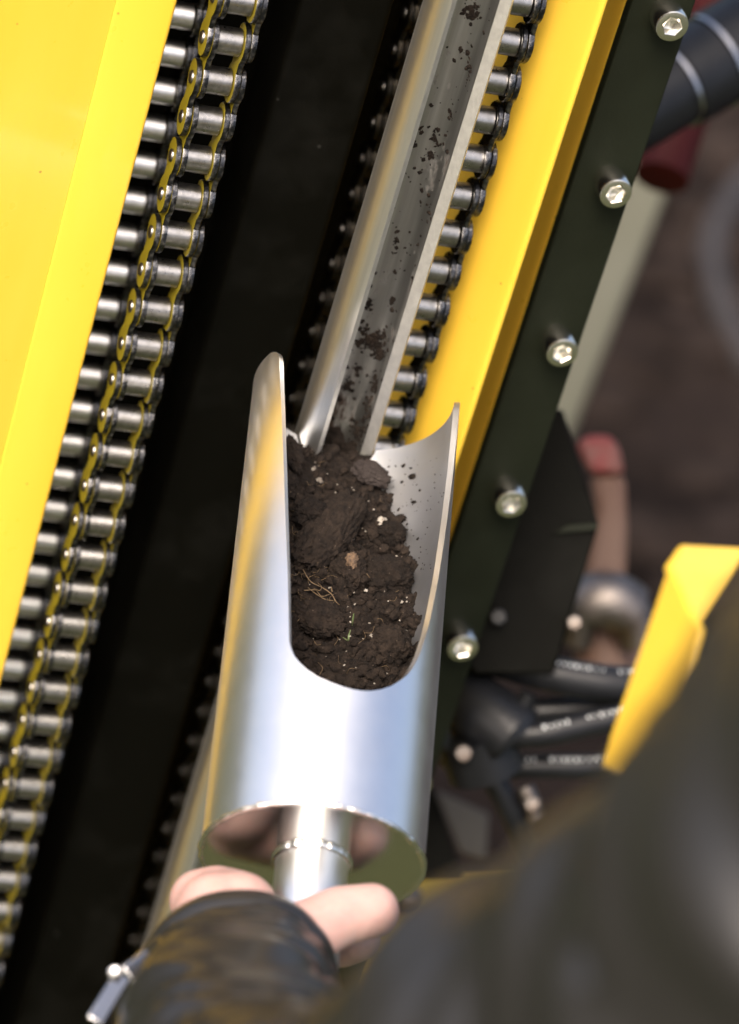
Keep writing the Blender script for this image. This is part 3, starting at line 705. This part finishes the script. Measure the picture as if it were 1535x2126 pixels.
# hammer
hz = 1720
hm_ = empty('hammer', at(1260, 1320, hz), 'worn wooden handled hammer with a red painted end, standing behind the black bracket', 'hammer')
bev_obj('handle', plate_px([(1224, 985), (1299, 985), (1303, 1100), (1301, 1180), (1292, 1235), (1225, 1235), (1208, 1200), (1226, 1120), (1236, 1050)], hz, 24), WOOD, hm_, .005)
bev_obj('painted_end', plate_px([(1196, 922), (1215, 905), (1262, 903), (1285, 925), (1297, 984), (1224, 984)], hz - 2, 27), WOODR, hm_, .004)
v, f = tube(smooth_path([at(1195, 1330, hz), at(1212, 1268, hz - 6), at(1262, 1248, hz - 8), at(1312, 1280, hz - 4), at(1330, 1330, hz)], 8), [.008] * 10 + [.0135] * 13 + [.010] * 10, 18); wobj('head', v, f, STEEL, hm_)
v, f = tube(smooth_path([at(1240, 1280, hz + 15), at(1255, 1400, hz + 12), at(1262, 1500, hz + 10)], 6), .013, 18); wobj('lower_handle', v, f, WOOD, hm_)
# rusty casting next to it
v, f = blob(at(1290, 1370, 1760), (c_right * .018, c_up * .026, c_fwd * .02), 5, .15, 4); RUST = material('rusty_iron', (.16, .085, .06), .75, 0, (.26, .17, .13), 60, bump=.5, bscale=200)
tag(wobj('rusty_casting', v, f, RUST, None), 'brown rusty iron casting beneath the hammer head', 'casting')
# hoses with white print
def hose(label, pts, r, marks):
    root = empty('hydraulic_hose', at(*pts[0]), label, 'hose', 'hydraulic hoses behind the scoop')
    P = smooth_path([at(*q) for q in pts], 12); v, f = tube(P, r / 1000, 20); wobj('hose_body', v, f, RUB, root)
    if marks:
        parts = []; off, i0, i1 = marks; i = i0 * 1.0
        while i < i1 * (len(P) - 1) / len(P):
            k = int(i); 
            if k + 1 >= len(P): break
            t = i - k; p = P[k].lerp(P[k + 1], t); d = (P[k + 1] - P[k]).normalized(); s = c_fwd.cross(d).normalized()
            if s.dot(c_up) < 0: s = -s
            o_ = (s * math.sin(off) - c_fwd * math.cos(off)); q = p + o_ * (r + .12) / 1000
            L = random.choice((.0005, .0009, .0009, .0013)); tang = d.cross(o_).normalized()
            parts.append(bar(q - d * L * .5, q + d * L * .5, random.choice((.0009, .0011, .0006)), .0001, o_))
            step = (P[k + 1] - P[k]).length; i += (random.choice((.0022, .0026, .003)) if random.random() < .88 else .007) / step
        v, f = join(*parts); o = wobj('printed_lettering', v, f, WHITE, root, False); o['kind'] = 'stuff'
    return root
hose('thick black hose with white printing curving right from the lowest bolt', [(900, 1330, 1585), (985, 1355, 1580), (1080, 1382, 1575), (1190, 1408, 1575), (1320, 1420, 1580), (1500, 1400, 1600)], 7.6, (.75, 10, 60))
hose('unmarked black hose running between the two printed hoses', [(1040, 1480, 1590), (1120, 1478, 1590), (1220, 1470, 1592), (1400, 1450, 1600)], 5.8, None)
hose('black hose with white printing leaving the dark collar, rising to the right', [(1050, 1525, 1565), (1130, 1522, 1565), (1220, 1502, 1568), (1400, 1465, 1575)], 5.6, (.5, 3, 34))
hose('lowest horizontal black hose with white printing under the dark collar', [(1040, 1592, 1590), (1120, 1590, 1590), (1220, 1590, 1592), (1400, 1580, 1600)], 5.2, (.6, 3, 34))
hose('short dark hose bending down below the collar', [(985, 1560, 1600), (1020, 1610, 1600), (1060, 1680, 1605), (1110, 1790, 1620)], 5.2, None)
# collar / valve body
cl = empty('hose_collar', at(1010, 1580, 1580), 'dark cylindrical hose collar clamped beside the lower end of the bolt plate', 'hose collar')
v, f = tube([at(955, 1440, 1580), at(958, 1446, 1578), at(1030, 1500, 1570), at(1068, 1530, 1568), at(1071, 1533, 1568)], [.012, .0135, .0145, .0145, .0125], 24); wobj('collar_body', v, f, RUB, cl)
v, f = tube([at(985, 1520, 1574), at(1010, 1600, 1580)], .016, 20); wobj('valve_block', v, f, RUB, cl)
v, f = tube([at(1078, 1480, 1566), at(1100, 1440, 1564)], .0035, 10); wobj('tie_strap', v, f, RUB, cl)
v, f = lathe([(0, .0036), (.006, .0036), (.0075, .003), (.0075, .001)], at(962, 1562, 1560), -c_fwd, 20); wobj('cap_screw', v, f, STEEL, cl)
v, f = tube([at(965, 1480, 1575), at(925, 1590, 1585)], .0030, 10); wobj('pipe_stub', v, f, STEEL, cl)
ft = empty('pipe_fitting', at(1105, 1668, 1600), 'small bright hose fitting below the printed hoses', 'fitting')
v, f = lathe([(0, .0036), (.004, .0036), (.005, .003), (.005, .001)], at(1105, 1668, 1598), -c_fwd, 6); wobj('nut', v, f, STEEL, ft, False)
v, f = tube([at(1090, 1635, 1602), at(1105, 1668, 1602), at(1112, 1700, 1604)], .0040, 12); wobj('stem', v, f, STEEL, ft)
# low plates behind the cap
tag(bev_obj('dark_strut', plate_px([(880, 1600), (905, 1650), (965, 1830), (850, 1830), (800, 1640)], 1640, 20), BLK, None, .001), 'black steel strut right of the scoop end cap', 'strut')
tag(bev_obj('grey_gusset', plate_px([(905, 1640), (1015, 1690), (1010, 1790), (955, 1770)], 1760, 8), material('grey_metal', (.045, .043, .038), .6), None, .001), 'dull grey gusset plate above the yellow footplate', 'gusset')
fp = empty('yellow_footplate', at(900, 1900, 1700), 'yellow machine footplate right of the gripping hand, with one bolt', 'footplate')
fq = [at(740, 1822, 1780), at(1100, 1815, 1780), at(1080, 1960, 1640), at(760, 2010, 1640)]
fq += [q - Vector((0, 0, .012)) for q in fq]
bev_obj('plate', (fq, [(0, 1, 2, 3), (7, 6, 5, 4)] + [(i, (i + 1) % 4, 4 + (i + 1) % 4, 4 + i) for i in range(4)]), YEL, fp, .002)
v, f = lathe([(0, .0065), (.009, .0065), (.011, .005), (.011, .001)], at(845, 1894, 1712), Vector((0, 0, 1)), 6); wobj('bolt_head', v, f, STEEL, fp, False)
# folded yellow guard at the right
yg = empty('yellow_guard', at(1400, 1700, 1150), 'folded yellow sheet metal guard between the hoses and the jacket', 'guard')
A_, B_, C_, D_ = at(1418, 1128, 1165), at(1560, 1136, 1185), at(1450, 1300, 1125), at(1388, 1172, 1155)
E_, F_, G_ = at(1700, 1150, 1210), at(1245, 1590, 1150), at(1345, 1640, 1110)
H_ = at(1640, 1240, 1430)
def shell(quads, th):
    vs, fs = [], []
    for q in quads:
        nrm = (q[1] - q[0]).cross(q[2] - q[0]).normalized()
        if nrm.dot(c_fwd) < 0: nrm = -nrm
        k = len(vs); n = len(q); vs += list(q) + [p + nrm * th for p in q]
        fs += [tuple(range(k, k + n)), tuple(range(k + n, k + 2 * n))[::-1]] + [(k + i, k + (i + 1) % n, k + n + (i + 1) % n, k + n + i) for i in range(n)]
    return vs, fs
bev_obj('top_face', shell([[D_, A_, B_, C_]], .003), YEL, yg, .0012)
bev_obj('side_face', shell([[D_, C_, G_, F_]], .003), YEL, yg, .0012)
